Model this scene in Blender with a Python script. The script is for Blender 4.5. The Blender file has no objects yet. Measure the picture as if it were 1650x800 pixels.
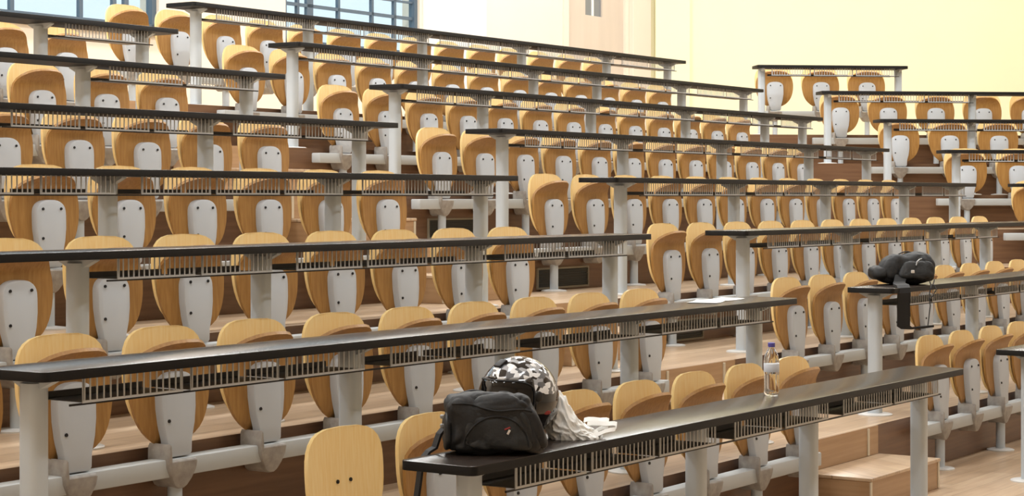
import bpy, bmesh, math, random
from mathutils import Vector, Matrix, noise

random.seed(7)
scene = bpy.context.scene
COL = scene.collection

# ------------------------------------------------------------------ layout
F_PX, HORIZON = 3141.25, 318.05           # focal length and eye level row, for a 1650 x 800 frame
DESK_H, RISE, RUN = 0.7376, 0.3193, 0.8801
EYE = 0.8365 + DESK_H
TH_AB, D_AB = 0.9815, 3.453               # left and middle blocks: straight parallel rows
TH_C, D_C = 0.1192, 13.941                # right block, turned towards the lecturer
RISER = -0.035                             # tread edge relative to the desk front edge
SEAT_N = 8

def axes(bank):
    th = TH_C if bank == 'C' else TH_AB
    return th, Vector((math.cos(th), math.sin(th), 0)), Vector((-math.sin(th), math.cos(th), 0))

def row_point(bank, k, s, off=0.0, z=0.0):
    th, u, n = axes(bank)
    d = (D_C if bank == 'C' else D_AB) + k * RUN + off
    p = u * s + n * d
    return Vector((p.x, p.y, k * RISE + z))

# ------------------------------------------------------------------ object helpers
def props(o, label=None, cat=None, group=None, kind=None):
    if label: o['label'] = label
    if cat: o['category'] = cat
    if group: o['group'] = group
    if kind: o['kind'] = kind
    return o

def empty(name, loc, rz=0.0, label=None, cat=None, group=None):
    o = bpy.data.objects.new(name, None)
    o.empty_display_size = 0.1
    o.location = loc
    o.rotation_euler = (0, 0, rz)
    COL.objects.link(o)
    return props(o, label, cat, group)

def obj(name, bm, mats, parent=None, smooth=True, sharp=35):
    me = bpy.data.meshes.new(name)
    bmesh.ops.recalc_face_normals(bm, faces=bm.faces)
    bm.normal_update()
    if smooth:
        for f in bm.faces: f.smooth = True
        a = math.radians(sharp)
        for e in bm.edges:
            if len(e.link_faces) == 2:
                e.smooth = e.calc_face_angle(0) < a
    bm.to_mesh(me); bm.free()
    for m in (mats if isinstance(mats, (list, tuple)) else [mats]):
        me.materials.append(m)
    o = bpy.data.objects.new(name, me)
    COL.objects.link(o)
    if parent: o.parent = parent
    return o

def copy_tree(o, parent=None):
    c = o.copy()
    COL.objects.link(c)
    if parent: c.parent = parent
    for ch in list(o.children):
        copy_tree(ch, c)
    return c

# ------------------------------------------------------------------ mesh helpers
def box(bm, x0, x1, y0, y1, z0, z1, bev=0.0, seg=2, mi=0):
    r = bmesh.ops.create_cube(bm, size=1.0)
    for v in r['verts']:
        v.co = Vector(((x0 + x1) / 2 + v.co.x * (x1 - x0), (y0 + y1) / 2 + v.co.y * (y1 - y0), (z0 + z1) / 2 + v.co.z * (z1 - z0)))
    fs = list({f for v in r['verts'] for f in v.link_faces})
    for f in fs: f.material_index = mi
    if bev:
        es = list({e for f in fs for e in f.edges})
        bmesh.ops.bevel(bm, geom=es, offset=bev, segments=seg, affect='EDGES', profile=0.5)

def prism(bm, pts, fn, d0, d1, bev=0.0, mi=0):
    """outline pts (a,b) extruded from depth d0 to d1; fn(a,b,d) -> point. Optional chamfer at the d0 side."""
    n = len(pts)
    rings = []
    if bev:
        cx = sum(p[0] for p in pts) / n; cy = sum(p[1] for p in pts) / n
        def inset(q):
            out = []
            for i in range(n):
                a, b, c = pts[i - 1], pts[i], pts[(i + 1) % n]
                e1 = Vector((b[0] - a[0], b[1] - a[1])); e2 = Vector((c[0] - b[0], c[1] - b[1]))
                e1 = e1.normalized() if e1.length > 1e-9 else e1
                e2 = e2.normalized() if e2.length > 1e-9 else e2
                nn = Vector((-(e1.y + e2.y), e1.x + e2.x))
                if nn.length > 1e-9: nn.normalize()
                out.append((b[0] + nn.x * q, b[1] + nn.y * q))
            return out
        area = sum(pts[i - 1][0] * pts[i][1] - pts[i][0] * pts[i - 1][1] for i in range(n))
        sg = 1 if area > 0 else -1
        sd = 1 if d1 > d0 else -1
        rings.append([bm.verts.new(fn(a, b, d0)) for a, b in inset(sg * bev)])
        rings.append([bm.verts.new(fn(a, b, d0 + sd * bev * .3)) for a, b in inset(sg * bev * .3)])
        rings.append([bm.verts.new(fn(a, b, d0 + sd * bev)) for a, b in pts])
    else:
        rings.append([bm.verts.new(fn(a, b, d0)) for a, b in pts])
    rings.append([bm.verts.new(fn(a, b, d1)) for a, b in pts])
    for r0, r1 in zip(rings, rings[1:]):
        for i in range(n):
            f = bm.faces.new((r0[i], r0[(i + 1) % n], r1[(i + 1) % n], r1[i])); f.material_index = mi
    f = bm.faces.new(rings[0][::-1]); f.material_index = mi
    f = bm.faces.new(rings[-1]); f.material_index = mi

def lathe(bm, prof, n=24, c=(0, 0, 0), mi=0, sx=1.0, sy=1.0):
    rings = []
    for r, z in prof:
        rings.append([bm.verts.new((c[0] + sx * r * math.cos(2 * math.pi * i / n), c[1] + sy * r * math.sin(2 * math.pi * i / n), c[2] + z)) for i in range(n)])
    for a, b in zip(rings, rings[1:]):
        for i in range(n):
            bm.faces.new((a[i], a[(i + 1) % n], b[(i + 1) % n], b[i])).material_index = mi
    bm.faces.new(rings[0][::-1]).material_index = mi
    bm.faces.new(rings[-1]).material_index = mi

def tube(bm, pts, r, n=8, mi=0, flat=1.0):
    pts = [Vector(p) for p in pts]
    rings = []
    ref = Vector((0, 0, 1))
    for i, p in enumerate(pts):
        t = (pts[min(i + 1, len(pts) - 1)] - pts[max(i - 1, 0)]).normalized()
        a = t.cross(ref)
        if a.length < 1e-3: a = t.cross(Vector((0, 1, 0)))
        a.normalize(); b = t.cross(a).normalized()
        rings.append([bm.verts.new(p + a * (r * math.cos(2 * math.pi * j / n)) + b * (r * flat * math.sin(2 * math.pi * j / n))) for j in range(n)])
    for a, b in zip(rings, rings[1:]):
        for j in range(n):
            bm.faces.new((a[j], a[(j + 1) % n], b[(j + 1) % n], b[j])).material_index = mi
    bm.faces.new(rings[0][::-1]).material_index = mi
    bm.faces.new(rings[-1]).material_index = mi

def shell(bm, fn, nu, nv, thick, us=None, vs=None, mi=0):
    """thick curved sheet: fn(h, v) -> point, h in [-1,1], v in [0,1]; second side pushed along the normal"""
    us = us or [-1 + 2 * i / nu for i in range(nu + 1)]
    vs = vs or [(1 - math.cos(math.pi * j / nv)) / 2 for j in range(nv + 1)]
    A, B = [], []
    for v in vs:
        ra, rb = [], []
        for h in us:
            p = fn(h, v)
            e = 0.02
            vm, vp = max(0.03, v - e), min(0.97, v + e)
            if vp <= vm: vm, vp = (0.9, 0.97) if v > .5 else (0.03, 0.1)
            du = fn(min(h, .9) + .1, min(max(v, .08), .92)) - fn(max(h, -.9) - .1, min(max(v, .08), .92))
            dv = fn(0, vp) - fn(0, vm)
            nrm = du.cross(dv)
            nrm = nrm.normalized() if nrm.length > 1e-9 else Vector((0, -1, 0))
            ra.append(bm.verts.new(p)); rb.append(bm.verts.new(p - nrm * thick))
        A.append(ra); B.append(rb)
    def quad(a, b, c, d):
        try:
            bm.faces.new((a, b, c, d)).material_index = mi
        except ValueError:
            pass
    J, I = len(vs) - 1, len(us) - 1
    for j in range(J):
        for i in range(I):
            quad(A[j][i], A[j][i + 1], A[j + 1][i + 1], A[j + 1][i])
            quad(B[j][i + 1], B[j][i], B[j + 1][i], B[j + 1][i + 1])
    for j in range(J):
        quad(A[j][0], A[j + 1][0], B[j + 1][0], B[j][0])
        quad(A[j][I], B[j][I], B[j + 1][I], A[j + 1][I])
    for i in range(I):
        quad(A[0][i], B[0][i], B[0][i + 1], A[0][i + 1])
        quad(A[J][i], A[J][i + 1], B[J][i + 1], B[J][i])

# ------------------------------------------------------------------ materials
def mat(name, col, rough=0.5, metal=0.0, **kw):
    m = bpy.data.materials.new(name); m.use_nodes = True
    b = m.node_tree.nodes['Principled BSDF']
    b.inputs['Base Color'].default_value = (*col, 1)
    b.inputs['Roughness'].default_value = rough
    b.inputs['Metallic'].default_value = metal
    for k, v in kw.items(): b.inputs[k].default_value = v
    return m

def srgb(r, g, b):
    f = lambda c: (c / 255 / 12.92) if c / 255 <= 0.04045 else ((c / 255 + .055) / 1.055) ** 2.4
    return (f(r), f(g), f(b))

def grain(m, c0, c1, scale, stretch, detail=4, bump=0.0, coord='Object', seed_by_object=True):
    nt = m.node_tree; N = nt.nodes; L = nt.links; b = N['Principled BSDF']
    tc = N.new('ShaderNodeTexCoord'); mp = N.new('ShaderNodeMapping')
    mp.inputs['Scale'].default_value = stretch
    L.new(tc.outputs[coord], mp.inputs['Vector'])
    nz = N.new('ShaderNodeTexNoise'); nz.inputs['Scale'].default_value = scale; nz.inputs['Detail'].default_value = detail
    src = mp.outputs['Vector']
    if seed_by_object:
        oi = N.new('ShaderNodeObjectInfo'); va = N.new('ShaderNodeVectorMath'); va.operation = 'SCALE'
        va.inputs[0].default_value = (17, 5, 9)
        L.new(oi.outputs['Random'], va.inputs['Scale'])
        ad = N.new('ShaderNodeVectorMath'); ad.operation = 'ADD'
        L.new(mp.outputs['Vector'], ad.inputs[0]); L.new(va.outputs['Vector'], ad.inputs[1]); src = ad.outputs['Vector']
    L.new(src, nz.inputs['Vector'])
    cr = N.new('ShaderNodeValToRGB')
    cr.color_ramp.elements[0].position = .3; cr.color_ramp.elements[0].color = (*c0, 1)
    cr.color_ramp.elements[1].position = .7; cr.color_ramp.elements[1].color = (*c1, 1)
    L.new(nz.outputs['Fac'], cr.inputs['Fac']); L.new(cr.outputs['Color'], b.inputs['Base Color'])
    if bump:
        bp = N.new('ShaderNodeBump'); bp.inputs['Strength'].default_value = bump; bp.inputs['Distance'].default_value = .01
        L.new(nz.outputs['Fac'], bp.inputs['Height']); L.new(bp.outputs['Normal'], b.inputs['Normal'])
    return m

M = {}
M['back_wood_lit'] = grain(mat('beech plywood lit face', (1, 1, 1), .33), srgb(248, 214, 142), srgb(254, 228, 168), 6, (14, 14, 1.2))  # backrest colour lightened for the light it catches from above and front
M['seat_wood_shaded'] = grain(mat('beech plywood shaded underside', (1, 1, 1), .42), srgb(152, 108, 52), srgb(173, 130, 70), 6, (14, 14, 1.2))  # same wood, darkened for the shade on the folded undersides
M['bracket'] = mat('light grey painted steel bracket', srgb(192, 198, 204), .42)
M['housing'] = grain(mat('grey cast hinge', (1, 1, 1), .5), srgb(146, 141, 136), srgb(172, 168, 162), 30, (1, 1, 1), bump=.15)
M['rail'] = mat('pale grey painted steel rail', srgb(186, 190, 190), .42)
M['post'] = mat('light grey painted steel post', srgb(191, 200, 207), .4)
M['rack'] = mat('grey zinc rack', srgb(84, 80, 74), .45)
M['screw'] = mat('dark screw', srgb(38, 36, 36), .4, .6)
M['desk'] = grain(mat('black brown desk laminate', (1, 1, 1), .22, **{'Specular IOR Level': .3}), srgb(40, 33, 29), srgb(52, 44, 39), 9, (1, 1, 1))
M['desk_edge'] = mat('black desk edge band', srgb(16, 14, 12), .5, **{'Specular IOR Level': .25})
M['wire'] = mat('pale rack lip', srgb(186, 189, 190), .4)
M['plate'] = mat('pale base plate', srgb(214, 213, 210), .4)

def floor_mat(name, c0, c1, rough, planks):
    m = mat(name, (1, 1, 1), rough)
    nt = m.node_tree; N = nt.nodes; L = nt.links; b = N['Principled BSDF']
    tc = N.new('ShaderNodeTexCoord'); mp = N.new('ShaderNodeMapping')
    mp.inputs['Rotation'].default_value = (0, 0, -TH_AB)
    L.new(tc.outputs['Object'], mp.inputs['Vector'])
    br = N.new('ShaderNodeTexBrick')
    br.inputs['Scale'].default_value = 1.0
    br.inputs['Brick Width'].default_value = 1.2; br.inputs['Row Height'].default_value = planks
    br.inputs['Mortar Size'].default_value = .002
    br.inputs['Color1'].default_value = (*c0, 1); br.inputs['Color2'].default_value = (*c1, 1)
    br.inputs['Mortar'].default_value = (*[x * .6 for x in c0], 1)
    L.new(mp.outputs['Vector'], br.inputs['Vector'])
    m2 = N.new('ShaderNodeMapping'); m2.inputs['Scale'].default_value = (2, 26, 26)
    L.new(mp.outputs['Vector'], m2.inputs['Vector'])
    nz = N.new('ShaderNodeTexNoise'); nz.inputs['Scale'].default_value = 1.5; nz.inputs['Detail'].default_value = 5
    L.new(m2.outputs['Vector'], nz.inputs['Vector'])
    mx = N.new('ShaderNodeMixRGB'); mx.blend_type = 'OVERLAY'; mx.inputs['Fac'].default_value = .35
    L.new(br.outputs['Color'], mx.inputs['Color1']); L.new(nz.outputs['Fac'], mx.inputs['Color2'])
    L.new(mx.outputs['Color'], b.inputs['Base Color'])
    return m
M['tread'] = floor_mat('light oak tread boards', srgb(192, 164, 134), srgb(206, 180, 150), .3, .14)
M['riser'] = grain(mat('brown laminate riser in shade', (1, 1, 1), .4), srgb(104, 74, 52), srgb(124, 92, 66), 3, (.6, .6, 14), seed_by_object=False)  # darkened in colour for the shade under the seats
M['step_riser'] = grain(mat('oak step face', (1, 1, 1), .4), srgb(168, 134, 98), srgb(184, 150, 114), 3, (.6, .6, 14), seed_by_object=False)
M['strip'] = mat('pale aluminium edge strip', srgb(214, 204, 184), .35, .2)
M['vent'] = mat('dark vent louvre', srgb(44, 46, 44), .55)
M['vent_frame'] = mat('vent frame', srgb(138, 130, 112), .5)

def plaster(name, c):
    m = mat(name, c, .85)
    return grain(m, [x * .97 for x in c], c, 2.0, (1, 1, 1), seed_by_object=False)
M['wall_cream'] = plaster('cream plaster', srgb(234, 222, 205))
M['wall_white'] = plaster('white plaster', srgb(244, 240, 232))
M['wall_yellow'] = plaster('pale yellow plaster', srgb(241, 236, 200))
M['wall_pink'] = plaster('pinkish column paint', srgb(232, 216, 200))
M['door'] = grain(mat('beige door paint', (1, 1, 1), .5), srgb(203, 190, 175), srgb(209, 196, 181), 2, (3, 3, .5), seed_by_object=False)
M['dark_gap'] = mat('dark door jamb', srgb(62, 50, 42), .6)
M['ceiling'] = plaster('white ceiling', srgb(240, 238, 232))
M['frame'] = mat('slate window frame', srgb(84, 100, 114), .45, .1)
g = bpy.data.materials.new('window glass'); g.use_nodes = True
nt = g.node_tree; nt.nodes.clear()
out = nt.nodes.new('ShaderNodeOutputMaterial'); mixs = nt.nodes.new('ShaderNodeMixShader')
tr = nt.nodes.new('ShaderNodeBsdfTransparent'); tr.inputs['Color'].default_value = (.93, .98, 1, 1)
gl = nt.nodes.new('ShaderNodeBsdfGlossy'); gl.inputs['Roughness'].default_value = .02
mixs.inputs['Fac'].default_value = .06
nt.links.new(tr.outputs[0], mixs.inputs[1]); nt.links.new(gl.outputs[0], mixs.inputs[2])
nt.links.new(mixs.outputs[0], out.inputs['Surface'])
M['glass'] = g
M['door_glass'] = mat('grey door glass', srgb(120, 124, 128), .12)
M['lamp'] = mat('lamp diffuser', (1, 1, 1), .5)
lb = M['lamp'].node_tree.nodes['Principled BSDF']
lb.inputs['Emission Color'].default_value = (1, .95, .86, 1); lb.inputs['Emission Strength'].default_value = 3.0
M['lamp_body'] = mat('white lamp housing', srgb(235, 235, 232), .5)

# ------------------------------------------------------------------ setting: stepped floor
def line_cross(k):
    """where the A/B front edge of tier k meets the C front edge"""
    _, u1, n1 = axes('B'); _, u2, n2 = axes('C')
    d1 = D_AB + k * RUN + RISER; d2 = D_C + k * RUN + RISER
    det = n1.x * n2.y - n1.y * n2.x
    return Vector(((d1 * n2.y - d2 * n1.y) / det, (n1.x * d2 - n2.x * d1) / det, 0))

REAR_D = 11.62        # rear wall behind the left and middle blocks, distance from the camera along their normal
_, uB, nB = axes('B'); _, uC, nC = axes('C')
CORNER_T = (1046 - 825) / F_PX
Yc = REAR_D / (nB.x * CORNER_T + nB.y)
CORNER = Vector((CORNER_T * Yc, Yc, 0))
C_WALL_D = nC.dot(CORNER)
S_LEFT, S_RIGHT = -2.5, 11.5
FRONT = -3.2
bm = bmesh.new()
prev = None
for k in range(-1, SEAT_N + 1):
    if k < SEAT_N:
        kk = k
        dd = D_AB + kk * RUN + RISER
        if k >= 0:
            c = line_cross(kk)
            pts = [uB * S_LEFT + nB * dd, c, uC * S_RIGHT + nC * (D_C + kk * RUN + RISER)]
        else:
            det = nB.x * nC.y - nB.y * nC.x
            c = Vector(((FRONT * nC.y - nB.y * FRONT) / det, (nB.x * FRONT - nC.x * FRONT) / det, 0))
            FRONT_CORNER = c
            pts = [uB * S_LEFT + nB * FRONT, c, uC * S_RIGHT + nC * FRONT]
    else:
        pts = [uB * S_LEFT + nB * REAR_D, CORNER.copy(), uC * S_RIGHT + nC * C_WALL_D]
    z = k * RISE
    if prev:
        pp, pz = prev
        a = [bm.verts.new((p.x, p.y, pz)) for p in pp]
        b = [bm.verts.new((p.x, p.y, pz)) for p in pts]
        for i in range(2):
            f = bm.faces.new((a[i], a[i + 1], b[i + 1], b[i])); f.material_index = 0
        if k < SEAT_N:
            t = [bm.verts.new((p.x, p.y, z)) for p in pts]
            for i in range(2):
                f = bm.faces.new((b[i], b[i + 1], t[i + 1], t[i])); f.material_index = 1
    prev = (pts, z)
floor = obj('floor', bm, [M['tread'], M['riser']], smooth=False)
props(floor, 'stepped wooden floor of the lecture hall', kind='structure')

# half-height steps in the aisle between the left and middle blocks
ORD = ['lowest', 'second', 'third', 'fourth', 'fifth', 'sixth', 'topmost']
for k in range(7):
    r = empty('aisle_step', row_point('A', k, 9.58, .63), TH_AB,
              f'wooden aisle step block, {ORD[k]} of the flight' + (' counted from below' if 0 < k < 6 else '') + ' between left and middle blocks',
              'step', 'aisle steps')
    bm = bmesh.new(); box(bm, -.46, .46, -.145, .205, 0, .145, .003, 1); obj('step_body', bm, M['step_riser'], r)
    bm = bmesh.new(); box(bm, -.465, .465, -.155, .205, .145, .163, .004, 2); obj('step_tread', bm, M['tread'], r)
    bm = bmesh.new(); box(bm, -.46, .46, .205, .2155, .163, .3185); obj('lit_riser_panel', bm, M['step_riser'], r, smooth=False)  # added facing, its lighter colour stands for light on the aisle riser
    for x in (-.34, .32):
        bm = bmesh.new(); box(bm, x - .011, x + .011, .198, .206, .166, .312, .001, 1); obj('edge_strip', bm, M['strip'], r)
    for x in (-.452, .2, .452):
        bm = bmesh.new(); box(bm, x - .011, x + .011, -.150, -.143, .004, .143, .001, 1); obj('edge_strip', bm, M['strip'], r)

for i, k in enumerate((2, 3, 4)):
    r = empty('air_vent', row_point('B', k, 10.98, RUN + RISER, .012), TH_AB,
              f'dark louvred air vent in the riser under the {["third", "fourth", "fifth"][i]} row seats beside the aisle', 'air vent', 'riser air vents')
    bm = bmesh.new()
    for a in ((-.32, .32, 0, .012), (-.32, .32, .128, .14), (-.32, -.308, .012, .128), (.308, .32, .012, .128)):
        box(bm, a[0], a[1], -.014, 0, a[2], a[3])
    obj('vent_frame', bm, M['vent_frame'], r)
    bm = bmesh.new(); box(bm, -.308, .308, -.003, 0, .012, .128)
    for j in range(7): box(bm, -.306, .306, -.011, -.003, .018 + j * .016, .024 + j * .016)
    obj('louvre', bm, M['vent'], r)

# ------------------------------------------------------------------ setting: walls, windows, door, ceiling
WALL_H, CEIL = 6.4, 6.4
def wall(name, u, n, d, s0, s1, holes, m, thick=.22, z0=-1.0):
    """upright wall along u at distance d, holes = [(sa, sb, za, zb)]"""
    ss = sorted({s0, s1, *[h[0] for h in holes], *[h[1] for h in holes]})
    zs = sorted({z0, CEIL, *[h[2] for h in holes], *[h[3] for h in holes]})
    bm = bmesh.new()
    for i in range(len(ss) - 1):
        for j in range(len(zs) - 1):
            sc, zc = (ss[i] + ss[i + 1]) / 2, (zs[j] + zs[j + 1]) / 2
            if any(h[0] < sc < h[1] and h[2] < zc < h[3] for h in holes): continue
            box(bm, ss[i], ss[i + 1], d, d + thick, zs[j], zs[j + 1])
    bmesh.ops.remove_doubles(bm, verts=bm.verts, dist=1e-5)
    th = math.atan2(u.y, u.x)
    o = obj(name, bm, m, smooth=False)
    o.rotation_euler = (0, 0, th)
    return props(o, kind='structure')

S_CORNER = uB.dot(CORNER)
TOP = 7 * RISE
W1 = (6.5, 12.02, 2.98, 5.6)
W2 = (13.66, 15.72, 2.98, 5.6)
DOOR = (18.5, 19.78, TOP, TOP + 2.6)
props(wall('wall_rear', uB, nB, REAR_D, S_LEFT, S_CORNER + .1, [W1, W2, DOOR], M['wall_cream']), 'cream rear wall with windows and a door')
props(wall('wall_right', uC, nC, C_WALL_D, uC.dot(CORNER) - .3, S_RIGHT, [], M['wall_yellow']), 'pale yellow wall behind the right block')

wall('wall_front', uB, nB, FRONT - .22, S_LEFT, uB.dot(FRONT_CORNER) + .1, [], M['wall_cream'])
wall('wall_stage', uC, nC, FRONT - .22, uC.dot(FRONT_CORNER) - .1, S_RIGHT, [], M['wall_cream'])
wall('wall_left', nB, -uB, -S_LEFT, FRONT, REAR_D + .2, [], M['wall_cream'])
wall('wall_side', -nC, uC, S_RIGHT, -C_WALL_D - .2, -FRONT, [], M['wall_cream'])

# white panel bay beside the window, pale column beside the door, yellow pilaster in the corner
def on_rear(name, s0, s1, depth, z0, z1, m, label):
    bm = bmesh.new(); box(bm, s0, s1, REAR_D - depth, REAR_D, z0, z1, .004, 1)
    o = obj(name, bm, m, smooth=False); o.rotation_euler = (0, 0, TH_AB)
    return props(o, label, kind='structure')
on_rear('trim_1', 15.76, 16.86, .03, TOP, CEIL, M['wall_white'], 'white wall bay beside the window')
on_rear('trim_2', 19.86, 20.28, .06, TOP, CEIL, M['wall_pink'], 'pale pinkish column beside the door')
bm = bmesh.new(); box(bm, uC.dot(CORNER) + .06, uC.dot(CORNER) + .48, C_WALL_D - .09, C_WALL_D, TOP, CEIL, .004, 1)
o = obj('trim_3', bm, M['wall_yellow'], smooth=False); o.rotation_euler = (0, 0, TH_C); props(o, 'yellow pilaster in the corner', kind='structure')

def window(name, W, cols, rows, label):
    r = empty(name, (0, 0, 0), TH_AB); props(r, label, kind='structure')
    s0, s1, z0, z1 = W
    y = REAR_D
    bm = bmesh.new()
    box(bm, s0, s1, y + .03, y + .1, z0, z0 + .05); box(bm, s0, s1, y + .02, y + .12, z1 - .07, z1)
    box(bm, s0, s0 + .05, y + .03, y + .1, z0, z1); box(bm, s1 - .05, s1, y + .03, y + .1, z0, z1)
    for c, w in cols: box(bm, c - w / 2, c + w / 2, y + .05, y + .085, z0, z1)
    for c, w in rows: box(bm, s0, s1, y + .05, y + .085, c - w / 2, c + w / 2)
    obj('window_frame', bm, M['frame'], r, smooth=False)
    bm = bmesh.new(); box(bm, s0, s1, y + .065, y + .071, z0, z1); obj('pane', bm, M['glass'], r, smooth=False)
    bm = bmesh.new(); box(bm, s0 - .05, s1 + .05, y - .05, y + .02, z0 - .04, z0, .004, 1); obj('window_sill', bm, M['frame'], r, smooth=False)
window('window_1', W1, [(10.456, .04), (11.182, .04), (11.556, .04), (11.692, .05), (9.6, .04), (8.6, .04), (7.6, .04)], [(3.62, .05), (4.6, .05)], 'long slate framed window behind the left block')
window('window_2', W2, [(14.07, .09), (14.5, .03), (13.9, .03), (15.02, .03), (15.38, .035)], [(3.36, .03), (3.52, .02), (4.3, .04)], 'slate framed window in the rear wall')

r = empty('door_1', (0, 0, 0), TH_AB); props(r, 'beige door with a narrow glazed panel', kind='structure')
s0, s1, z0, z1 = DOOR
bm = bmesh.new()
pa = (18.93, 19.3, TOP + 1.42, TOP + 2.3)
for a in ((s0 + .06, pa[0], z0, z1), (pa[1], s1, z0, z1), (pa[0], pa[1], z0, pa[2]), (pa[0], pa[1], pa[3], z1)):
    box(bm, a[0], a[1], REAR_D + .03, REAR_D + .08, a[2], a[3])
bmesh.ops.remove_doubles(bm, verts=bm.verts, dist=1e-5)
obj('door_leaf', bm, M['door'], r, smooth=False)
bm = bmesh.new(); box(bm, pa[0], pa[1], REAR_D + .05, REAR_D + .058, pa[2], pa[3]); obj('glazed_panel', bm, M['door_glass'], r, smooth=False)
bm = bmesh.new(); box(bm, pa[0] + .16, pa[0] + .2, REAR_D + .04, REAR_D + .05, pa[2], pa[3]); obj('glazing_bar', bm, M['wall_white'], r, smooth=False)
bm = bmesh.new(); box(bm, s0, s0 + .06, REAR_D + .02, REAR_D + .1, z0, z1); obj('door_jamb', bm, M['dark_gap'], r, smooth=False)
bm = bmesh.new(); box(bm, s0 - .1, s0, REAR_D - .02, REAR_D + .02, z0, z1 + .1); obj('architrave', bm, M['wall_pink'], r, smooth=False)

bm = bmesh.new()
cp = [uB * S_LEFT + nB * FRONT, uB * S_LEFT + nB * (REAR_D + .2), CORNER + Vector((0, .3, 0)), uC * S_RIGHT + nC * (C_WALL_D + .2), uC * S_RIGHT + nC * FRONT, FRONT_CORNER]
a = [bm.verts.new((p.x, p.y, CEIL)) for p in cp]; b = [bm.verts.new((p.x, p.y, CEIL + .2)) for p in cp]
n = len(cp)
bm.faces.new(a); bm.faces.new(b[::-1])
for i in range(n): bm.faces.new((a[i], a[(i + 1) % n], b[(i + 1) % n], b[i]))
props(obj('ceiling', bm, M['ceiling'], smooth=False), 'white ceiling', kind='structure')

# ------------------------------------------------------------------ one tip-up chair
def super_w(v, vc, pt, pb, wmax):
    if v >= vc:
        t = (v - vc) / (1 - vc); return wmax * max(0.0, 1 - t ** pt) ** (1 / pt) + .002
    t = (vc - v) / vc
    return wmax * max(0.0, 1 - t ** pb) ** (1 / pb) + .002

def seat_fn(h, v):
    w = super_w(v, .6, 2.6, 2.2, .207)
    y = .765 + .015 * v
    if v > .76: y -= .085 * ((v - .76) / .24) ** 2
    if v < .2: y += .03 * ((.2 - v) / .2) ** 2
    y += .006 * (h * w / .207) ** 2
    return Vector((h * w, y, .325 + .39 * v))

def back_fn(h, v):
    w = super_w(v, .6, 3.3, 2.3, .208)
    z = .37 + .402 * v
    y = .805 + .026 * v + .004 * math.sin(math.pi * v) - .014 * (h * w / .208) ** 2
    return Vector((h * w, y, z))

def bracket_outline():
    pts = []
    top, bot = .604, .288
    for i in range(17):                       # arched top from right to left
        a = math.pi * i / 16
        c, s_ = math.cos(a), math.sin(a)
        pts.append((.092 * math.copysign(abs(c) ** .75, c), top - .075 + .075 * abs(s_) ** .75))
    pts += [(-.091, .47), (-.083, .41), (-.066, .35), (-.062, bot + .012), (-.05, bot), (.05, bot), (.062, bot + .012), (.066, .35), (.083, .41), (.091, .47)]
    return pts

def make_chair(with_pan=True):
    r = empty('tip_up_chair', (0, 0, 0))
    bm = bmesh.new(); shell(bm, back_fn, 16, 18, .014); obj('backrest', bm, M['back_wood_lit'], r, sharp=50)
    if with_pan:
        bm = bmesh.new(); shell(bm, seat_fn, 16, 20, .014); obj('seat', bm, M['seat_wood_shaded'], r, sharp=50)
        bm = bmesh.new()
        yb = lambda z: .765 + .015 * (z - .325) / .39
        prism(bm, bracket_outline(), lambda x, z, d: Vector((x, yb(z) + d, z)), -.036, .002, .009)
        br = obj('seat_bracket', bm, M['bracket'], r, sharp=40)
        for x, z in ((-.056, .562), (.056, .562), (-.06, .425)):
            bm = bmesh.new()
            bmesh.ops.create_cone(bm, cap_ends=True, segments=10, radius1=.0065, radius2=.0065, depth=.006,
                                  matrix=Matrix.Translation((x, yb(z) - .038, z)) @ Matrix.Rotation(math.radians(78), 4, 'X'))
            obj('screw', bm, M['screw'], br)
    else:
        # pan swung down flat: the same shell turned about the hinge
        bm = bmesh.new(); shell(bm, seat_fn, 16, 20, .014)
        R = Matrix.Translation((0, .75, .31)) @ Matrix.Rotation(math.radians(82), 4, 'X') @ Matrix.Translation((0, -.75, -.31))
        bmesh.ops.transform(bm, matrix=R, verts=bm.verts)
        obj('seat', bm, M['seat_wood_shaded'], r, sharp=50)
        bm = bmesh.new()
        yb = lambda z: .765 + .015 * (z - .325) / .39
        prism(bm, bracket_outline(), lambda x, z, d: Vector((x, yb(z) + d, z)), -.036, .002, .009)
        bmesh.ops.transform(bm, matrix=R, verts=bm.verts)
        obj('seat_bracket', bm, M['bracket'], r, sharp=40)
        bk = [c for c in r.children if c.name.startswith('backrest')][0]
        for x in (-.036, .036):
            bm = bmesh.new()
            bmesh.ops.create_cone(bm, cap_ends=True, segments=10, radius1=.007, radius2=.007, depth=.006,
                                  matrix=Matrix.Translation((x, .821, .583)) @ Matrix.Rotation(math.radians(86), 4, 'X'))
            obj('screw', bm, M['screw'], bk)
    bm = bmesh.new()
    hp = [(-.088, .29), (-.087, .33), (-.08, .342), (-.072, .334), (-.068, .28), (.058, .28), (.066, .27),
          (.062, .24), (.046, .205), (.026, .18), (.01, .17), (-.016, .17), (-.04, .182), (-.068, .22), (-.085, .255)]
    prism(bm, hp, lambda x, z, d: Vector((x, d + .2 * max(0, .26 - z), z)), .702, .812, .008)
    obj('hinge_housing', bm, M['housing'], r, sharp=30)
    bm = bmesh.new()
    prism(bm, [(.79, .2), (.81, .2), (.828, .33), (.842, .6), (.835, .6), (.812, .36)], lambda y, z, d: Vector((d, y, z)), -.03, .03)
    obj('back_support', bm, M['bracket'], r, smooth=False)
    return r

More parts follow.
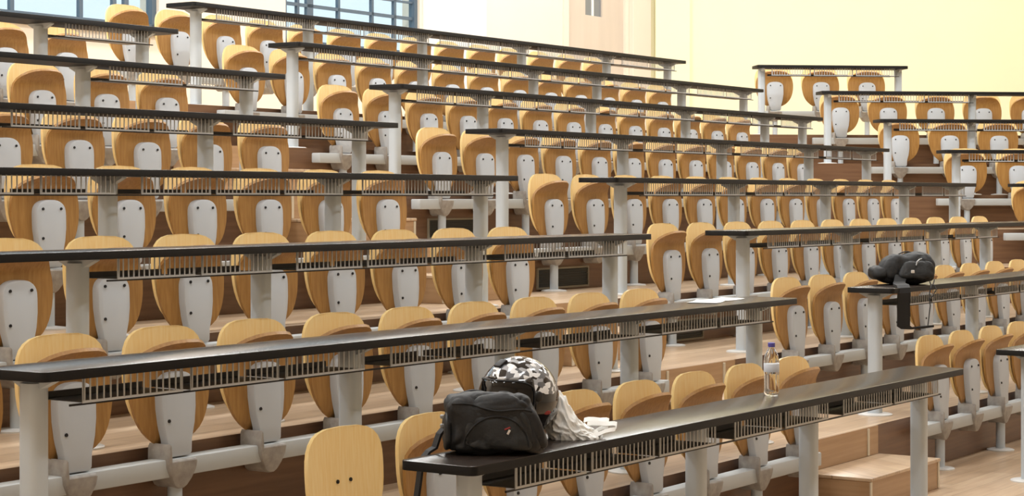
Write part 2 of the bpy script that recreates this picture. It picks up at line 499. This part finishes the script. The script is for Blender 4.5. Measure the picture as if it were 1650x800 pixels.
# ------------------------------------------------------------------ rows
NUM = ['first', 'second', 'third', 'fourth', 'fifth', 'sixth', 'seventh', 'eighth', 'ninth', 'tenth', 'eleventh', 'twelfth', 'thirteenth', 'fourteenth', 'fifteenth']
ROWNAME = {'A': ['front', 'second', 'third', 'fourth', 'fifth', 'sixth', 'seventh'],
           'B': ['front', 'second', 'third', 'fourth', 'fifth', 'sixth', 'seventh', 'rearmost'],
           'C': [None, None, None, 'lowest visible', 'fourth-highest', 'third-highest', 'second-highest', 'highest']}
BLOCK = {'A': 'left', 'B': 'middle', 'C': 'right'}

# chairs of a row: first centre along the row, spacing, count
CHAIRS = {('A', 0): (5.338, .512, 8), ('A', 1): (4.331, .5108, 10), ('A', 2): (5.376, .516, 8), ('A', 3): (5.841, .520, 7),
          ('A', 4): (6.364, .515, 6), ('A', 5): (7.425, .52, 4), ('A', 6): (7.94, .515, 3),
          ('B', 0): (10.76, .504, 5), ('B', 1): (10.69, .513, 10), ('B', 2): (10.745, .509, 12), ('B', 3): (10.745, .519, 12),
          ('B', 4): (10.713, .515, 12), ('B', 5): (10.744, .5115, 13), ('B', 6): (10.744, .512, 13), ('B', 7): (10.45, .512, 14),
          ('C', 3): (6.96, .52, 2), ('C', 4): (6.62, .52, 3), ('C', 5): (6.24, .52, 4), ('C', 6): (5.88, .52, 5), ('C', 7): (5.40, .52, 3)}
# desks: left end, right end, leg positions
DESKS = {('A', 0): (4.95, 9.15, [5.17, 6.71, 7.73, 8.98]), ('A', 1): (4.0, 9.13, [4.12, 5.66, 6.68, 7.70, 8.96]), ('A', 2): (4.0, 9.17, [5.14, 6.17, 7.72, 9.0]),
         ('A', 3): (4.6, 9.2, [5.1, 6.16, 7.73, 9.05]), ('A', 4): (5.6, 9.24, [6.2, 7.74, 9.06]), ('A', 5): (6.6, 9.25, [7.7, 9.06]), ('A', 6): (7.4, 9.23, [8.2, 9.06]),
         ('B', 0): (10.36, 12.9, [10.57, 12.1]), ('B', 1): (10.36, 15.4, [10.5, 12.05, 13.6, 15.1]), ('B', 2): (10.28, 16.0, [10.56, 12.08, 13.65, 14.69]),
         ('B', 3): (10.27, 16.44, [10.6, 12.15, 13.66, 15.2, 16.32]), ('B', 4): (10.3, 16.61, [10.57, 12.12, 13.65, 15.24, 16.46]),
         ('B', 5): (10.42, 17.1, [10.57, 11.62, 13.12, 14.67, 16.18, 16.98]), ('B', 6): (10.4, 17.61, [10.54, 12.08, 13.64, 14.66, 16.2, 17.48]),
         ('B', 7): (10.3, 17.61, [10.5, 11.77, 13.27, 14.79, 16.29, 17.5]),
         ('C', 3): (6.5, 8.2, [6.66, 8.1]), ('C', 4): (6.14, 8.2, [6.3, 7.84]), ('C', 5): (5.8, 8.2, [5.92, 6.77, 8.1]), ('C', 6): (5.47, 8.2, [5.57, 7.1]), ('C', 7): (5.02, 6.66, [5.1, 6.6])}

proto = make_chair()
used = False
for (bank, k), (s0, PITCH, cnt) in CHAIRS.items():
    th = axes(bank)[0]
    for i in range(cnt):
        if (bank, k, i) == ('A', 0, 0):
            c = make_chair(False)
            lab = 'wooden chair with bare backrest and lowered seat, leftmost of the front row'
        else:
            c = proto if not used else copy_tree(proto)
            used = True
            if bank == 'A':
                q = cnt - 1 - i
                pos = ('rightmost' if q == 0 else f'{NUM[q]} from right')
            elif bank == 'B':
                pos = ('leftmost' if i == 0 else f'{NUM[i]} from left')
            else:
                pos = ('leftmost' if i == 0 else f'{NUM[i]} from left')
            lab = f'folded wooden tip-up chair, {pos}, {ROWNAME[bank][k]} row of the {BLOCK[bank]} block'
        c.location = row_point(bank, k, s0 + i * PITCH)
        c.rotation_euler = (0, 0, th)
        props(c, lab, 'chair', 'tip-up lecture hall chairs')

# seat rails carrying the chairs
def make_rail(bank, k, s0, PITCH, cnt):
    th = axes(bank)[0]
    sl, sr = s0 - .3, s0 + (cnt - 1) * PITCH + (.14 if bank == 'A' else .24)
    r = empty('seat_rail', row_point(bank, k, sl), th,
              f'pale grey steel rail carrying the seats of the {ROWNAME[bank][k]} row in the {BLOCK[bank]} block', 'seat rail', 'seat rails')
    bm = bmesh.new(); box(bm, 0, sr - sl, .722, .798, .216, .284, .006, 2); obj('rail', bm, M['rail'], r)
    idx = list(range(0, cnt, 2))
    if bank == 'A': idx = [i for i in range(cnt) if (cnt - 1 - i) % 2 == 1]
    for i in idx:
        x = s0 + i * PITCH - sl
        bm = bmesh.new(); lathe(bm, [(.028, .006), (.028, .218)], 16, (x, .76, 0)); p = obj('support_post', bm, M['post'], r)
        bm = bmesh.new(); lathe(bm, [(.085, 0), (.085, .006), (.075, .010), (.04, .014)], 24, (x, .76, 0)); obj('base_plate', bm, M['plate'], p)
for (bank, k), (s0, PITCH, cnt) in CHAIRS.items(): make_rail(bank, k, s0, PITCH, cnt)

# ------------------------------------------------------------------ desks
def rack_mesh(L):
    """folded tray under the desk with a low lip at the back"""
    bm = bmesh.new()
    zb, yf, yr = .632, .045, .225
    box(bm, 0, L, yf, yr, zb - .002, zb)
    box(bm, 0, L, yr - .003, yr, zb, zb + .02)
    return bm

def comb_mesh(L):
    """slotted front lip of the tray"""
    bm = bmesh.new()
    box(bm, 0, L, .041, .0448, .628, .636)
    for x in (0, L - .012): box(bm, x, x + .012, .042, .0445, .63, .7076)
    nt_ = max(2, round((L - .008) / .028))
    for i in range(nt_ + 1):
        x = .004 + (L - .008) * i / nt_
        box(bm, x - .0029, x + .0029, .042, .0445, .636, .7076)
    return bm

DEPTH = .29
def make_desk(bank, k):
    sl, sr, legs = DESKS[(bank, k)]
    th = axes(bank)[0]
    if bank == 'A':
        ex = {0: 'with helmet, backpack and bottle on it', 1: 'with loose papers at its right end'}.get(k, '')
    else:
        ex = {('B', 1): 'with a backpack on its left end'}.get((bank, k), '')
    r = empty('lecture_desk', row_point(bank, k, sl), th,
              f'long black desk, {ROWNAME[bank][k]} row of the {BLOCK[bank]} block {ex}'.strip(), 'desk', 'long lecture desks')
    L = sr - sl
    bm = bmesh.new()
    rc = .03
    pts = []
    for cx, cy, a0 in ((L - rc, rc, -90), (L - rc, DEPTH - rc, 0), (rc, DEPTH - rc, 90), (rc, rc, 180)):
        for j in range(5):
            a = math.radians(a0 + 90 * j / 4); pts.append((cx + rc * math.cos(a), cy + rc * math.sin(a)))
    prism(bm, pts, lambda x, y, d: Vector((x, y, d)), DESK_H, DESK_H - .030, .002)
    for f in bm.faces:
        if f.calc_center_median().z < DESK_H - .004: f.material_index = 1
    obj('desk_top', bm, [M['desk'], M['desk_edge']], r)
    xs = [s - sl for s in legs]
    for x in xs:
        bm = bmesh.new()
        pts = []
        for cx, cy, a0 in ((.012, -.014, -90), (.012, .014, 0), (-.012, .014, 90), (-.012, -.014, 180)):
            for j in range(5):
                a = math.radians(a0 + 90 * j / 4); pts.append((x + cx + .024 * math.cos(a), .17 + cy + .024 * math.sin(a)))
        prism(bm, pts, lambda a, b, d: Vector((a, b, d)), .006, .69)
        lg = obj('leg', bm, M['post'], r, sharp=25)
        bm = bmesh.new()
        prism(bm, [(.07, .708), (.07, .70), (.125, .675), (.215, .675), (.265, .70), (.265, .708)], lambda y, z, d: Vector((x + d, y, z)), -.014, .014)
        obj('support_arm', bm, M['post'], lg, smooth=False)
        bm = bmesh.new(); lathe(bm, [(.1, 0), (.1, .006), (.09, .010), (.05, .013)], 28, (x, .17, 0)); obj('base_plate', bm, M['plate'], lg)
    # book racks hang between the legs
    spans = list(zip(xs, xs[1:]))
    for a, b in spans:
        a += .06; b -= .06
        if b - a < .35: continue
        nseg = max(1, round((b - a) / .5)); w = (b - a) / nseg
        for i in range(nseg):
            m = obj('book_rack', rack_mesh(w - .035), M['rack'], r, smooth=False)
            m.location = (a + i * w + .0175, 0, 0)
            obj('slotted_lip', comb_mesh(w - .035), M['wire'], m, smooth=False)
    bm = bmesh.new(); box(bm, xs[0] + .03, xs[-1] - .03, .0455, .051, .622, .6285); 
    obj('rack_bar', bm, M['screw'], r, smooth=False)
    return r
for key in DESKS: make_desk(*key)

# ------------------------------------------------------------------ things left on the desks
M['nylon'] = grain(mat('black nylon', (1, 1, 1), .62), srgb(9, 9, 10), srgb(17, 18, 19), 60, (1, 1, 1), bump=.2, seed_by_object=False)
M['nylon_lt'] = grain(mat('charcoal nylon panel', (1, 1, 1), .6), srgb(14, 15, 15), srgb(24, 26, 26), 60, (1, 1, 1), bump=.2, seed_by_object=False)
M['webbing'] = mat('black webbing', srgb(12, 12, 13), .7)
M['zip'] = mat('grey zip pull', srgb(150, 152, 152), .35, .5)
M['red'] = mat('red emblem', srgb(140, 40, 38), .5)
M['white_mark'] = mat('pale emblem', srgb(214, 206, 196), .5)

def blob(bm, sx, sy, sz, p=3.2, nu=48, nv=28, amp=.012, freq=6, seed=0, flat=None, taper=0.0, lean=0.0):
    """rounded soft box standing on z = 0"""
    sg = lambda c, e: math.copysign(abs(c) ** e, c)
    e = 2 / p
    rows = []
    for j in range(nv + 1):
        la = -math.pi / 2 + math.pi * j / nv
        ring = []
        for i in range(nu):
            lo = 2 * math.pi * i / nu
            x = sx * sg(math.cos(la), e) * sg(math.cos(lo), e)
            y = sy * sg(math.cos(la), e) * sg(math.sin(lo), e)
            z = sz * sg(math.sin(la), e)
            d = noise.fractal(Vector((x * freq + seed, y * freq, z * freq)), 1.0, 2.0, 3)
            q = Vector((x, y, z)); q += q.normalized() * d * amp
            t = (q.z + sz) / (2 * sz)
            q.x *= 1 - taper * t; q.y *= 1 - taper * t
            q.x += lean * t
            q.z = max(q.z + sz, 0.0)
            ring.append(bm.verts.new(q))
        rows.append(ring)
    for a, b in zip(rows, rows[1:]):
        for i in range(nu):
            bm.faces.new((a[i], a[(i + 1) % nu], b[(i + 1) % nu], b[i]))
    bmesh.ops.remove_doubles(bm, verts=bm.verts, dist=1e-5)

def strap(bm, pts, wid, th=.008):
    """flat band along pts; wid is a vector across the band"""
    pts = [Vector(p) for p in pts]; wv = Vector(wid) / 2
    rings = []
    for i, p in enumerate(pts):
        t = (pts[min(i + 1, len(pts) - 1)] - pts[max(i - 1, 0)]).normalized()
        nn = t.cross(wv).normalized() * th / 2
        rings.append([bm.verts.new(p + a) for a in (wv + nn, wv - nn, -wv - nn, -wv + nn)])
    for a, b in zip(rings, rings[1:]):
        for j in range(4): bm.faces.new((a[j], a[(j + 1) % 4], b[(j + 1) % 4], b[j]))
    bm.faces.new(rings[0][::-1]); bm.faces.new(rings[-1])

DZ = DESK_H
def soft_pack(bm, sx, sy, sz, p, seed, taper, lean, low=.02, ridge=.012, nu=88, nv=52):
    """sagging fabric box with creases"""
    blob(bm, sx, sy, sz, p, nu, nv, amp=low, freq=5, seed=seed, taper=taper, lean=lean)
    bm.normal_update()
    for v in bm.verts:
        q = v.co
        r_ = 1 - abs(noise.noise(Vector((q.x * 13 + seed, q.y * 13, q.z * 9 + q.x * 6)))) * 2
        r2 = 1 - abs(noise.noise(Vector((q.x * 26 - seed, q.y * 26, q.z * 20)))) * 2
        v.co = q - v.normal * ((r_ ** 3 if r_ > 0 else 0) * ridge + (r2 ** 3 if r2 > 0 else 0) * ridge * .35)
        v.co.z = max(v.co.z, 0.0)

def bvh_of(*bms):
    from mathutils.bvhtree import BVHTree
    return [BVHTree.FromBMesh(b) for b in bms]

def drape(trees, x, z, lift=.002):
    """point of the surface facing -y at (x, z)"""
    best = None
    for t in trees:
        hit = t.ray_cast(Vector((x, -1, z)), Vector((0, 1, 0)))
        if hit[0] is not None and (best is None or hit[0].y < best.y): best = hit[0]
    return (best if best is not None else Vector((x, -.1, z))) + Vector((0, -lift, 0))

def pack_badge(trees, x, z, w_, h_, rot, m, parent):
    bm = bmesh.new()
    c, s_ = math.cos(rot), math.sin(rot)
    q = [drape(trees, x + c * a - s_ * b, z + s_ * a + c * b, .0025) for a, b in ((-w_, -h_), (w_, -h_), (w_, h_), (-w_, h_))]
    vs_ = [bm.verts.new(p) for p in q] + [bm.verts.new(p + Vector((0, .002, 0))) for p in q]
    bm.faces.new(vs_[:4]); bm.faces.new(vs_[7:3:-1])
    for a in range(4): bm.faces.new((vs_[a], vs_[(a + 1) % 4], vs_[4 + (a + 1) % 4], vs_[4 + a]))
    obj('emblem', bm, m, parent, smooth=False)

# --- bulky backpack on the front desk
p = row_point('A', 0, 5.285, .145, DZ)
r = empty('backpack', p, .12, 'bulky black backpack leaning against the motorcycle helmet on the front desk', 'backpack')
bm = bmesh.new(); soft_pack(bm, .166, .105, .099, 4.6, 3, .12, -.02)
bp_ = bmesh.new(); soft_pack(bp_, .122, .03, .068, 4.2, 8, .22, -.012, .012, .009)
bmesh.ops.transform(bp_, matrix=Matrix.Translation((.004, -.096, .016)) @ Matrix.Rotation(math.radians(-9), 4, 'X'), verts=bp_.verts)
tr_ = bvh_of(bm, bp_)
obj('body', bm, M['nylon'], r, sharp=60)
fp = obj('front_pocket', bp_, M['nylon_lt'], r, sharp=60)
bm = bmesh.new(); tube(bm, [drape(tr_, -.008 + .105 * math.cos(a), .03 + .098 * math.sin(a)) for a in [math.pi * i / 28 for i in range(29)]], .0032, 6); obj('zip_track', bm, M['webbing'], fp)
bm = bmesh.new(); tube(bm, [drape(tr_, -.15 + .26 * t, .168 + .006 * math.sin(9 * t) - .03 * t) for t in [i / 20 for i in range(21)]], .0035, 6); obj('zip_track', bm, M['webbing'], r)
pack_badge(tr_, .030, .078, .0035, .008, -.5, M['white_mark'], fp)
pack_badge(tr_, .026, .090, .010, .0022, .35, M['red'], fp)
bm = bmesh.new(); soft_pack(bm, .016, .075, .06, 3.6, 2, .1, 0, .008, .006, 32, 20)
bmesh.ops.transform(bm, matrix=Matrix.Translation((-.160, -.005, .012)), verts=bm.verts); obj('side_pocket', bm, M['nylon_lt'], r, sharp=60)
bm = bmesh.new(); tube(bm, [(-.12 + .1 * t, .03, .186 + .014 * math.sin(math.pi * t)) for t in [i / 10 for i in range(11)]], .008, 8, flat=.5); obj('carry_handle', bm, M['webbing'], r)
bm = bmesh.new(); strap(bm, [(-.15, .02, .1), (-.185, .01, .06), (-.20, 0, .018), (-.222, -.008, .006), (-.245, -.018, -.02), (-.252, -.02, -.08), (-.262, -.025, -.15), (-.27, -.03, -.22)], (.012, -.034, 0)); obj('shoulder_strap', bm, M['webbing'], r, smooth=False)
for z in (.085, .115):
    bm = bmesh.new(); box(bm, -.184, -.171, -.03, -.012, z, z + .012, .002, 1); obj('buckle', bm, M['zip'], r)

# --- motorcycle helmet
def helmet():
    p = row_point('A', 0, 5.565, .24, DZ)
    r = empty('motorcycle_helmet', p, math.atan2(-.62, -.78), 'glossy full-face motorcycle helmet with black visor and silver patchwork crown, behind the backpack', 'helmet')
    paint = mat('silver and black helmet paint', (1, 1, 1), .12, **{'Coat Weight': .6})
    nt = paint.node_tree; N = nt.nodes; L = nt.links; b = N['Principled BSDF']
    tc = N.new('ShaderNodeTexCoord')
    mp = N.new('ShaderNodeMapping'); mp.inputs['Scale'].default_value = (34, 34, 44); L.new(tc.outputs['Object'], mp.inputs['Vector'])
    wn = N.new('ShaderNodeTexNoise'); wn.inputs['Scale'].default_value = 20; L.new(tc.outputs['Object'], wn.inputs['Vector'])
    wv = N.new('ShaderNodeVectorMath'); wv.operation = 'MULTIPLY_ADD'; wv.inputs[1].default_value = (1.1, 1.1, 1.1)
    L.new(wn.outputs['Color'], wv.inputs[0]); L.new(mp.outputs['Vector'], wv.inputs[2])
    vo = N.new('ShaderNodeTexVoronoi'); vo.inputs['Scale'].default_value = 1.3; L.new(wv.outputs[0], vo.inputs['Vector'])
    sp = N.new('ShaderNodeSeparateColor'); L.new(vo.outputs['Color'], sp.inputs[0])
    cr = N.new('ShaderNodeValToRGB'); cr.color_ramp.interpolation = 'CONSTANT'
    e = cr.color_ramp.elements; e[0].position = 0; e[0].color = (*srgb(30, 30, 33), 1); e[1].position = .3; e[1].color = (*srgb(104, 107, 112), 1)
    x = e.new(.55); x.color = (*srgb(170, 173, 178), 1); x = e.new(.76); x.color = (*srgb(236, 238, 240), 1)
    L.new(sp.outputs[0], cr.inputs['Fac'])
    sx = N.new('ShaderNodeSeparateXYZ'); L.new(tc.outputs['Object'], sx.inputs[0])
    n2 = N.new('ShaderNodeTexNoise'); n2.inputs['Scale'].default_value = 14; L.new(tc.outputs['Object'], n2.inputs['Vector'])
    ma = N.new('ShaderNodeMath'); ma.operation = 'MULTIPLY_ADD'; ma.inputs[1].default_value = .07; L.new(n2.outputs['Fac'], ma.inputs[0]); L.new(sx.outputs['Z'], ma.inputs[2])
    gt = N.new('ShaderNodeMath'); gt.operation = 'GREATER_THAN'; gt.inputs[1].default_value = .205; L.new(ma.outputs[0], gt.inputs[0])
    mx = N.new('ShaderNodeMixRGB'); mx.inputs['Color1'].default_value = (*srgb(15, 15, 17), 1); L.new(gt.outputs[0], mx.inputs['Fac']); L.new(cr.outputs['Color'], mx.inputs['Color2'])
    L.new(mx.outputs['Color'], b.inputs['Base Color'])
    visor_m = mat('smoked visor', srgb(8, 8, 10), .06)
    trim = mat('black rubber trim', srgb(14, 14, 15), .6)
    zc = .143
    def surf(az, el, k=1.0):
        x = .146 * math.cos(el) * math.cos(az); y = .130 * math.cos(el) * math.sin(az); z = .149 * math.sin(el)
        if x > 0 and z < .03: x += .03 * min(1, (.03 - z) / .08) * math.cos(az)          # chin bar juts forward
        if z < -.04: x *= 1 - .12 * (-.04 - z) / .08; y *= 1 - .2 * (-.04 - z) / .08
        return Vector((x * k, y * k, zc + max(z, -.141) * (k if z > 0 else 1)))
    A0, E0, E1 = math.radians(78), math.radians(-16), math.radians(30)
    na, ne = 64, 40
    def patch(bm, inside, k):
        V = {}
        def v(i, j):
            key = (i % na, j)
            if key not in V: V[key] = bm.verts.new(surf(2 * math.pi * (i % na) / na, -math.pi / 2 * .86 + (math.pi * .93) * j / ne - 0, k))
            return V[key]
        for j in range(ne):
            for i in range(na):
                az = (2 * math.pi * (i + .5) / na + math.pi) % (2 * math.pi) - math.pi
                el = -math.pi / 2 * .86 + math.pi * .93 * (j + .5) / ne
                if (abs(az) < A0 and E0 < el < E1) == inside:
                    bm.faces.new((v(i, j), v(i + 1, j), v(i + 1, j + 1), v(i, j + 1)))
        bmesh.ops.remove_doubles(bm, verts=bm.verts, dist=.0004)
    bm = bmesh.new(); patch(bm, False, 1.0); sh = obj('outer_shell', bm, paint, r, sharp=70)
    md = sh.modifiers.new('thickness', 'SOLIDIFY'); md.thickness = .006; md.offset = -1
    bm = bmesh.new(); patch(bm, True, 1.005); vi = obj('visor', bm, visor_m, r, sharp=70)
    md = vi.modifiers.new('thickness', 'SOLIDIFY'); md.thickness = .003; md.offset = -1
    bm = bmesh.new()
    ring = []
    for q in range(72):
        a = 2 * math.pi * q / 72
        c, s_ = math.cos(a), math.sin(a)
        ring.append(surf(A0 * math.copysign(abs(c) ** .5, c), (E0 + E1) / 2 + (E1 - E0) / 2 * math.copysign(abs(s_) ** .5, s_), 1.006))
    tube(bm, ring + [ring[0]], .0035, 6); obj('visor_seal', bm, trim, r)
    for sd in (-1, 1):
        bm = bmesh.new()
        c = surf(sd * math.radians(84), math.radians(8), 1.0)
        bmesh.ops.create_uvsphere(bm, u_segments=16, v_segments=8, radius=.018, matrix=Matrix.Translation(c) @ Matrix.Diagonal((1, .35, 1, 1)))
        obj('visor_pivot', bm, trim, r)
    bm = bmesh.new()
    c = surf(0, math.radians(58), 1.0); 
    box(bm, -.02, .02, -.018, .018, -.004, .007, .004, 2); bmesh.ops.transform(bm, matrix=Matrix.Translation(c) @ Matrix.Rotation(math.radians(32), 4, 'Y'), verts=bm.verts)
    obj('air_scoop', bm, trim, r)
    for az in (100, -100):
        bm = bmesh.new()
        c = surf(math.radians(az), math.radians(-14), 1.0)
        bmesh.ops.create_uvsphere(bm, u_segments=14, v_segments=8, radius=.013, matrix=Matrix.Translation(c) @ Matrix.Diagonal((1.2, .15, .6, 1)))
        obj('side_flash', bm, M['red'], r)
    bm = bmesh.new()
    tube(bm, [surf(2 * math.pi * q / 48, -math.pi / 2 * .80, 1.0) + Vector((0, 0, -.006)) for q in range(49)], .007, 8); obj('neck_roll', bm, trim, r)
helmet()

# --- crumpled white carrier bag
r = empty('plastic_bag', row_point('A', 0, 5.75, .125, DZ), .25, 'crumpled white plastic carrier bag lying beside the helmet on the front desk', 'plastic bag')
poly = mat('thin white polythene', srgb(246, 247, 244), .35)
bm = bmesh.new()
bmesh.ops.create_icosphere(bm, subdivisions=6, radius=1)
for v in bm.verts:
    q = v.co.copy()
    d = noise.fractal(q * 1.5 + Vector((4, 1, 7)), 1.0, 2.0, 3) * .14
    cr_ = 1 - abs(noise.noise(q * 3.2 + Vector((9, 2, 2)))) * 2.2
    c2 = 1 - abs(noise.noise(q * 7.5 + Vector((1, 5, 2)))) * 2.2
    d += .13 * max(0, cr_) ** 1.3 + .03 * max(0, c2) - .07
    up = max(0, q.z)
    h = (.05 + .115 * math.exp(-((q.x + .32) ** 2 * 2.2 + q.y ** 2 * 1.6) * 1.6)) * up ** .8 * (1 + d * .75)
    v.co = Vector((q.x * .092 * (1 + d) - .03 * up, q.y * .075 * (1 + d), h if q.z > 0 else 0.0))
bmesh.ops.remove_doubles(bm, verts=bm.verts, dist=.0004)
obj('bag_body', bm, poly, r, sharp=50)
for yy, ln, hh in ((-.028, .085, .040), (.018, .07, .05)):
    bm = bmesh.new()
    loop = []
    for q in range(19):
        a = -math.pi * .62 + math.pi * 1.24 * q / 18
        loop.append((.055 + ln * max(-.2, math.cos(a)) + .004 * math.sin(7 * a), yy + .022 * math.sin(a), .012 + hh * .5 + hh * .42 * math.sin(a + .5) + .003 * math.sin(5 * a)))
    strap(bm, loop, (.006, .012, .013), .004)
    obj('bag_handle', bm, poly, r, sharp=50)

# --- water bottle
r = empty('water_bottle', row_point('A', 0, 7.46, .215, DZ), 0, 'clear plastic water bottle with a blue cap standing on the front desk', 'bottle')
pet = mat('clear plastic with water', (.97, .99, 1), .03, IOR=1.25, **{'Transmission Weight': 1.0})
prof = [(.026, 0), (.031, .004), (.032, .012)]
for i in range(6):
    z = .018 + i * .012; prof += [(.032, z), (.0305, z + .006)]
prof += [(.0325, .092), (.0325, .138), (.0318, .15), (.028, .168), (.020, .186), (.0135, .196), (.0125, .202), (.0125, .208)]
bm = bmesh.new(); lathe(bm, prof, 32); obj('bottle_body', bm, pet, r, sharp=60)
bm = bmesh.new(); lathe(bm, [(.0327, .098), (.0332, .099), (.0332, .132), (.0327, .133)], 32); obj('label_band', bm, mat('pale bottle label', srgb(216, 222, 232), .4), r)
bm = bmesh.new(); lathe(bm, [(.0145, .203), (.0152, .206), (.0152, .219), (.013, .222)], 24); obj('bottle_cap', bm, mat('blue cap', srgb(84, 78, 160), .4), r)

# --- loose papers on the second desk
for i, (s_, o_, rz) in enumerate(((8.50, .20, .25), (8.72, .24, -.2))):
    q = empty('paper_sheet', row_point('A', 1, s_, o_, DZ), TH_AB + rz, ['white sheet of paper on the second desk, nearer the camera of the two', 'white sheet of paper at the aisle end of the second desk'][i], 'paper', 'loose papers')
    bm = bmesh.new()
    N_ = 8
    top, bot = [], []
    for a in range(N_ + 1):
        x = -.105 + .21 * a / N_
        zz = .0012 + .006 * (x / .105) ** 2 * (1 if x > 0 else .3)
        top.append([bm.verts.new((x, y, zz + .0008)) for y in (-.075, .075)]); bot.append([bm.verts.new((x, y, zz)) for y in (-.075, .075)])
    for a in range(N_):
        bm.faces.new((top[a][0], top[a + 1][0], top[a + 1][1], top[a][1])); bm.faces.new((bot[a][0], bot[a][1], bot[a + 1][1], bot[a + 1][0]))
        for e_ in (0, 1): bm.faces.new((top[a][e_], bot[a][e_], bot[a + 1][e_], top[a + 1][e_]))
    for a in (0, N_): bm.faces.new((top[a][0], top[a][1], bot[a][1], bot[a][0]))
    obj('sheet', bm, M['white_mark'] if False else mat('white paper', srgb(240, 240, 238), .6), q)

# --- backpack on the middle block desk
p = row_point('B', 1, 10.88, .16, DZ)
r = empty('backpack', p, .05, 'flat-lying black backpack with a strap hanging over the middle block desk end', 'backpack')
bm = bmesh.new(); soft_pack(bm, .197, .12, .094, 3.4, 11, .3, .035, .02, .006); obj('body', bm, M['nylon'], r, sharp=60)
bm = bmesh.new(); soft_pack(bm, .112, .035, .058, 3.6, 21, .2, .02, .010, .005)
bmesh.ops.transform(bm, matrix=Matrix.Translation((.05, -.105, .03)) @ Matrix.Rotation(math.radians(-16), 4, 'X'), verts=bm.verts); fp = obj('front_pocket', bm, M['nylon_lt'], r, sharp=60)
bm = bmesh.new(); tube(bm, [(.045, -.148, .118), (.05, -.143, .138), (.07, -.128, .152), (.085, -.118, .156)], .004, 6); obj('zip_track', bm, M['zip'], fp)
bm = bmesh.new(); box(bm, -.01, .01, -.006, .002, -.009, .009, .002, 1); bmesh.ops.transform(bm, matrix=Matrix.Translation((.02, -.16, .082)), verts=bm.verts); obj('emblem', bm, M['white_mark'], fp)
bm = bmesh.new(); blob(bm, .05, .08, .042, 3.0, 24, 16, amp=.014, freq=14, seed=14)
bmesh.ops.transform(bm, matrix=Matrix.Translation((-.15, -.02, .03)), verts=bm.verts); obj('rolled_strap', bm, M['nylon'], r, sharp=60)
bm = bmesh.new(); tube(bm, [(-.02 + .1 * t, .02, .178 + .016 * math.sin(math.pi * t)) for t in [i / 10 for i in range(11)]], .008, 8, flat=.5); obj('carry_handle', bm, M['webbing'], r)
bm = bmesh.new(); strap(bm, [(-.03, -.09, .06), (-.05, -.135, .025), (-.07, -.2, .012), (-.09, -.3, .011), (-.098, -.395, .010), (-.101, -.428, -.004), (-.102, -.436, -.03),
                            (-.103, -.432, -.09), (-.101, -.428, -.16), (-.102, -.426, -.218), (-.08, -.42, -.232), (-.02, -.41, -.230), (.05, -.385, -.224)], (.075, .012, .004), .013)
obj('shoulder_strap', bm, M['webbing'], r, smooth=False)
bm = bmesh.new(); tube(bm, [(.17, -.08, .03), (.15, -.13, .008), (.12, -.2, .005), (.105, -.24, -.012), (.09, -.26, -.06), (.092, -.28, -.11), (.07, -.33, -.18), (.05, -.383, -.224)], .0035, 6); obj('strap_webbing', bm, M['webbing'], r)
bm = bmesh.new(); tube(bm, [(.14, -.09, .02), (.13, -.15, .006), (.14, -.19, .002), (.145, -.215, -.02), (.12, -.235, -.055), (.095, -.26, -.075)], .0035, 6); obj('strap_webbing', bm, M['webbing'], r)

# ------------------------------------------------------------------ light
w = bpy.data.worlds.new('World'); scene.world = w; w.use_nodes = True
bg = w.node_tree.nodes['Background']
bg.inputs['Color'].default_value = (.80, .93, 1.0, 1); bg.inputs['Strength'].default_value = 1.15

def lamp(s, off, bank='B', power=90):
    th = axes(bank)[0]
    p = row_point(bank, 0, s, off); p.z = CEIL
    r = empty('unseen_ceiling_lamp', p, th, 'unseen long white ceiling lamp above the seats', 'lamp', 'ceiling lamps')
    bm = bmesh.new(); box(bm, -.9, .9, -.2, .2, -.08, 0, .01, 1); obj('lamp_housing', bm, M['lamp_body'], r)
    bm = bmesh.new(); box(bm, -.86, .86, -.17, .17, -.09, -.08); obj('diffuser', bm, M['lamp'], r, smooth=False)
    ld = bpy.data.lights.new('lamp_light', 'AREA'); ld.shape = 'RECTANGLE'; ld.size = 1.7; ld.size_y = .34; ld.energy = power; ld.color = (.95, .98, 1)
    lo = bpy.data.objects.new('lamp_light', ld); COL.objects.link(lo); lo.parent = r; lo.location = (0, 0, -.1)
for off, pw in ((-2, 45), (1.2, 60), (4.4, 80), (7.0, 105)):
    for s in (1.5, 5, 8.6, 12.2, 15.8): lamp(s, off, 'B', pw)
for off, pw in ((1.0, 70), (6.4, 100)):  # unseen; rear row added near the right wall to brighten its plaster
    for s in (5.2, 8.6): lamp(s, off, 'C', pw)

# ------------------------------------------------------------------ camera
cd = bpy.data.cameras.new('camera'); cam = bpy.data.objects.new('camera', cd); COL.objects.link(cam)
cam.location = (0, 0, EYE); cam.rotation_euler = (math.pi / 2, 0, 0)
cd.sensor_width = 36; cd.sensor_fit = 'HORIZONTAL'; cd.lens = F_PX / 1650 * 36
cd.shift_y = (HORIZON - 400) / 1650
cd.clip_start = .1; cd.clip_end = 200
scene.camera = cam
vs = scene.view_settings
vs.view_transform = 'Standard'; vs.look = 'None'; vs.gamma = 1; vs.use_curve_mapping = False; vs.exposure = 0.0
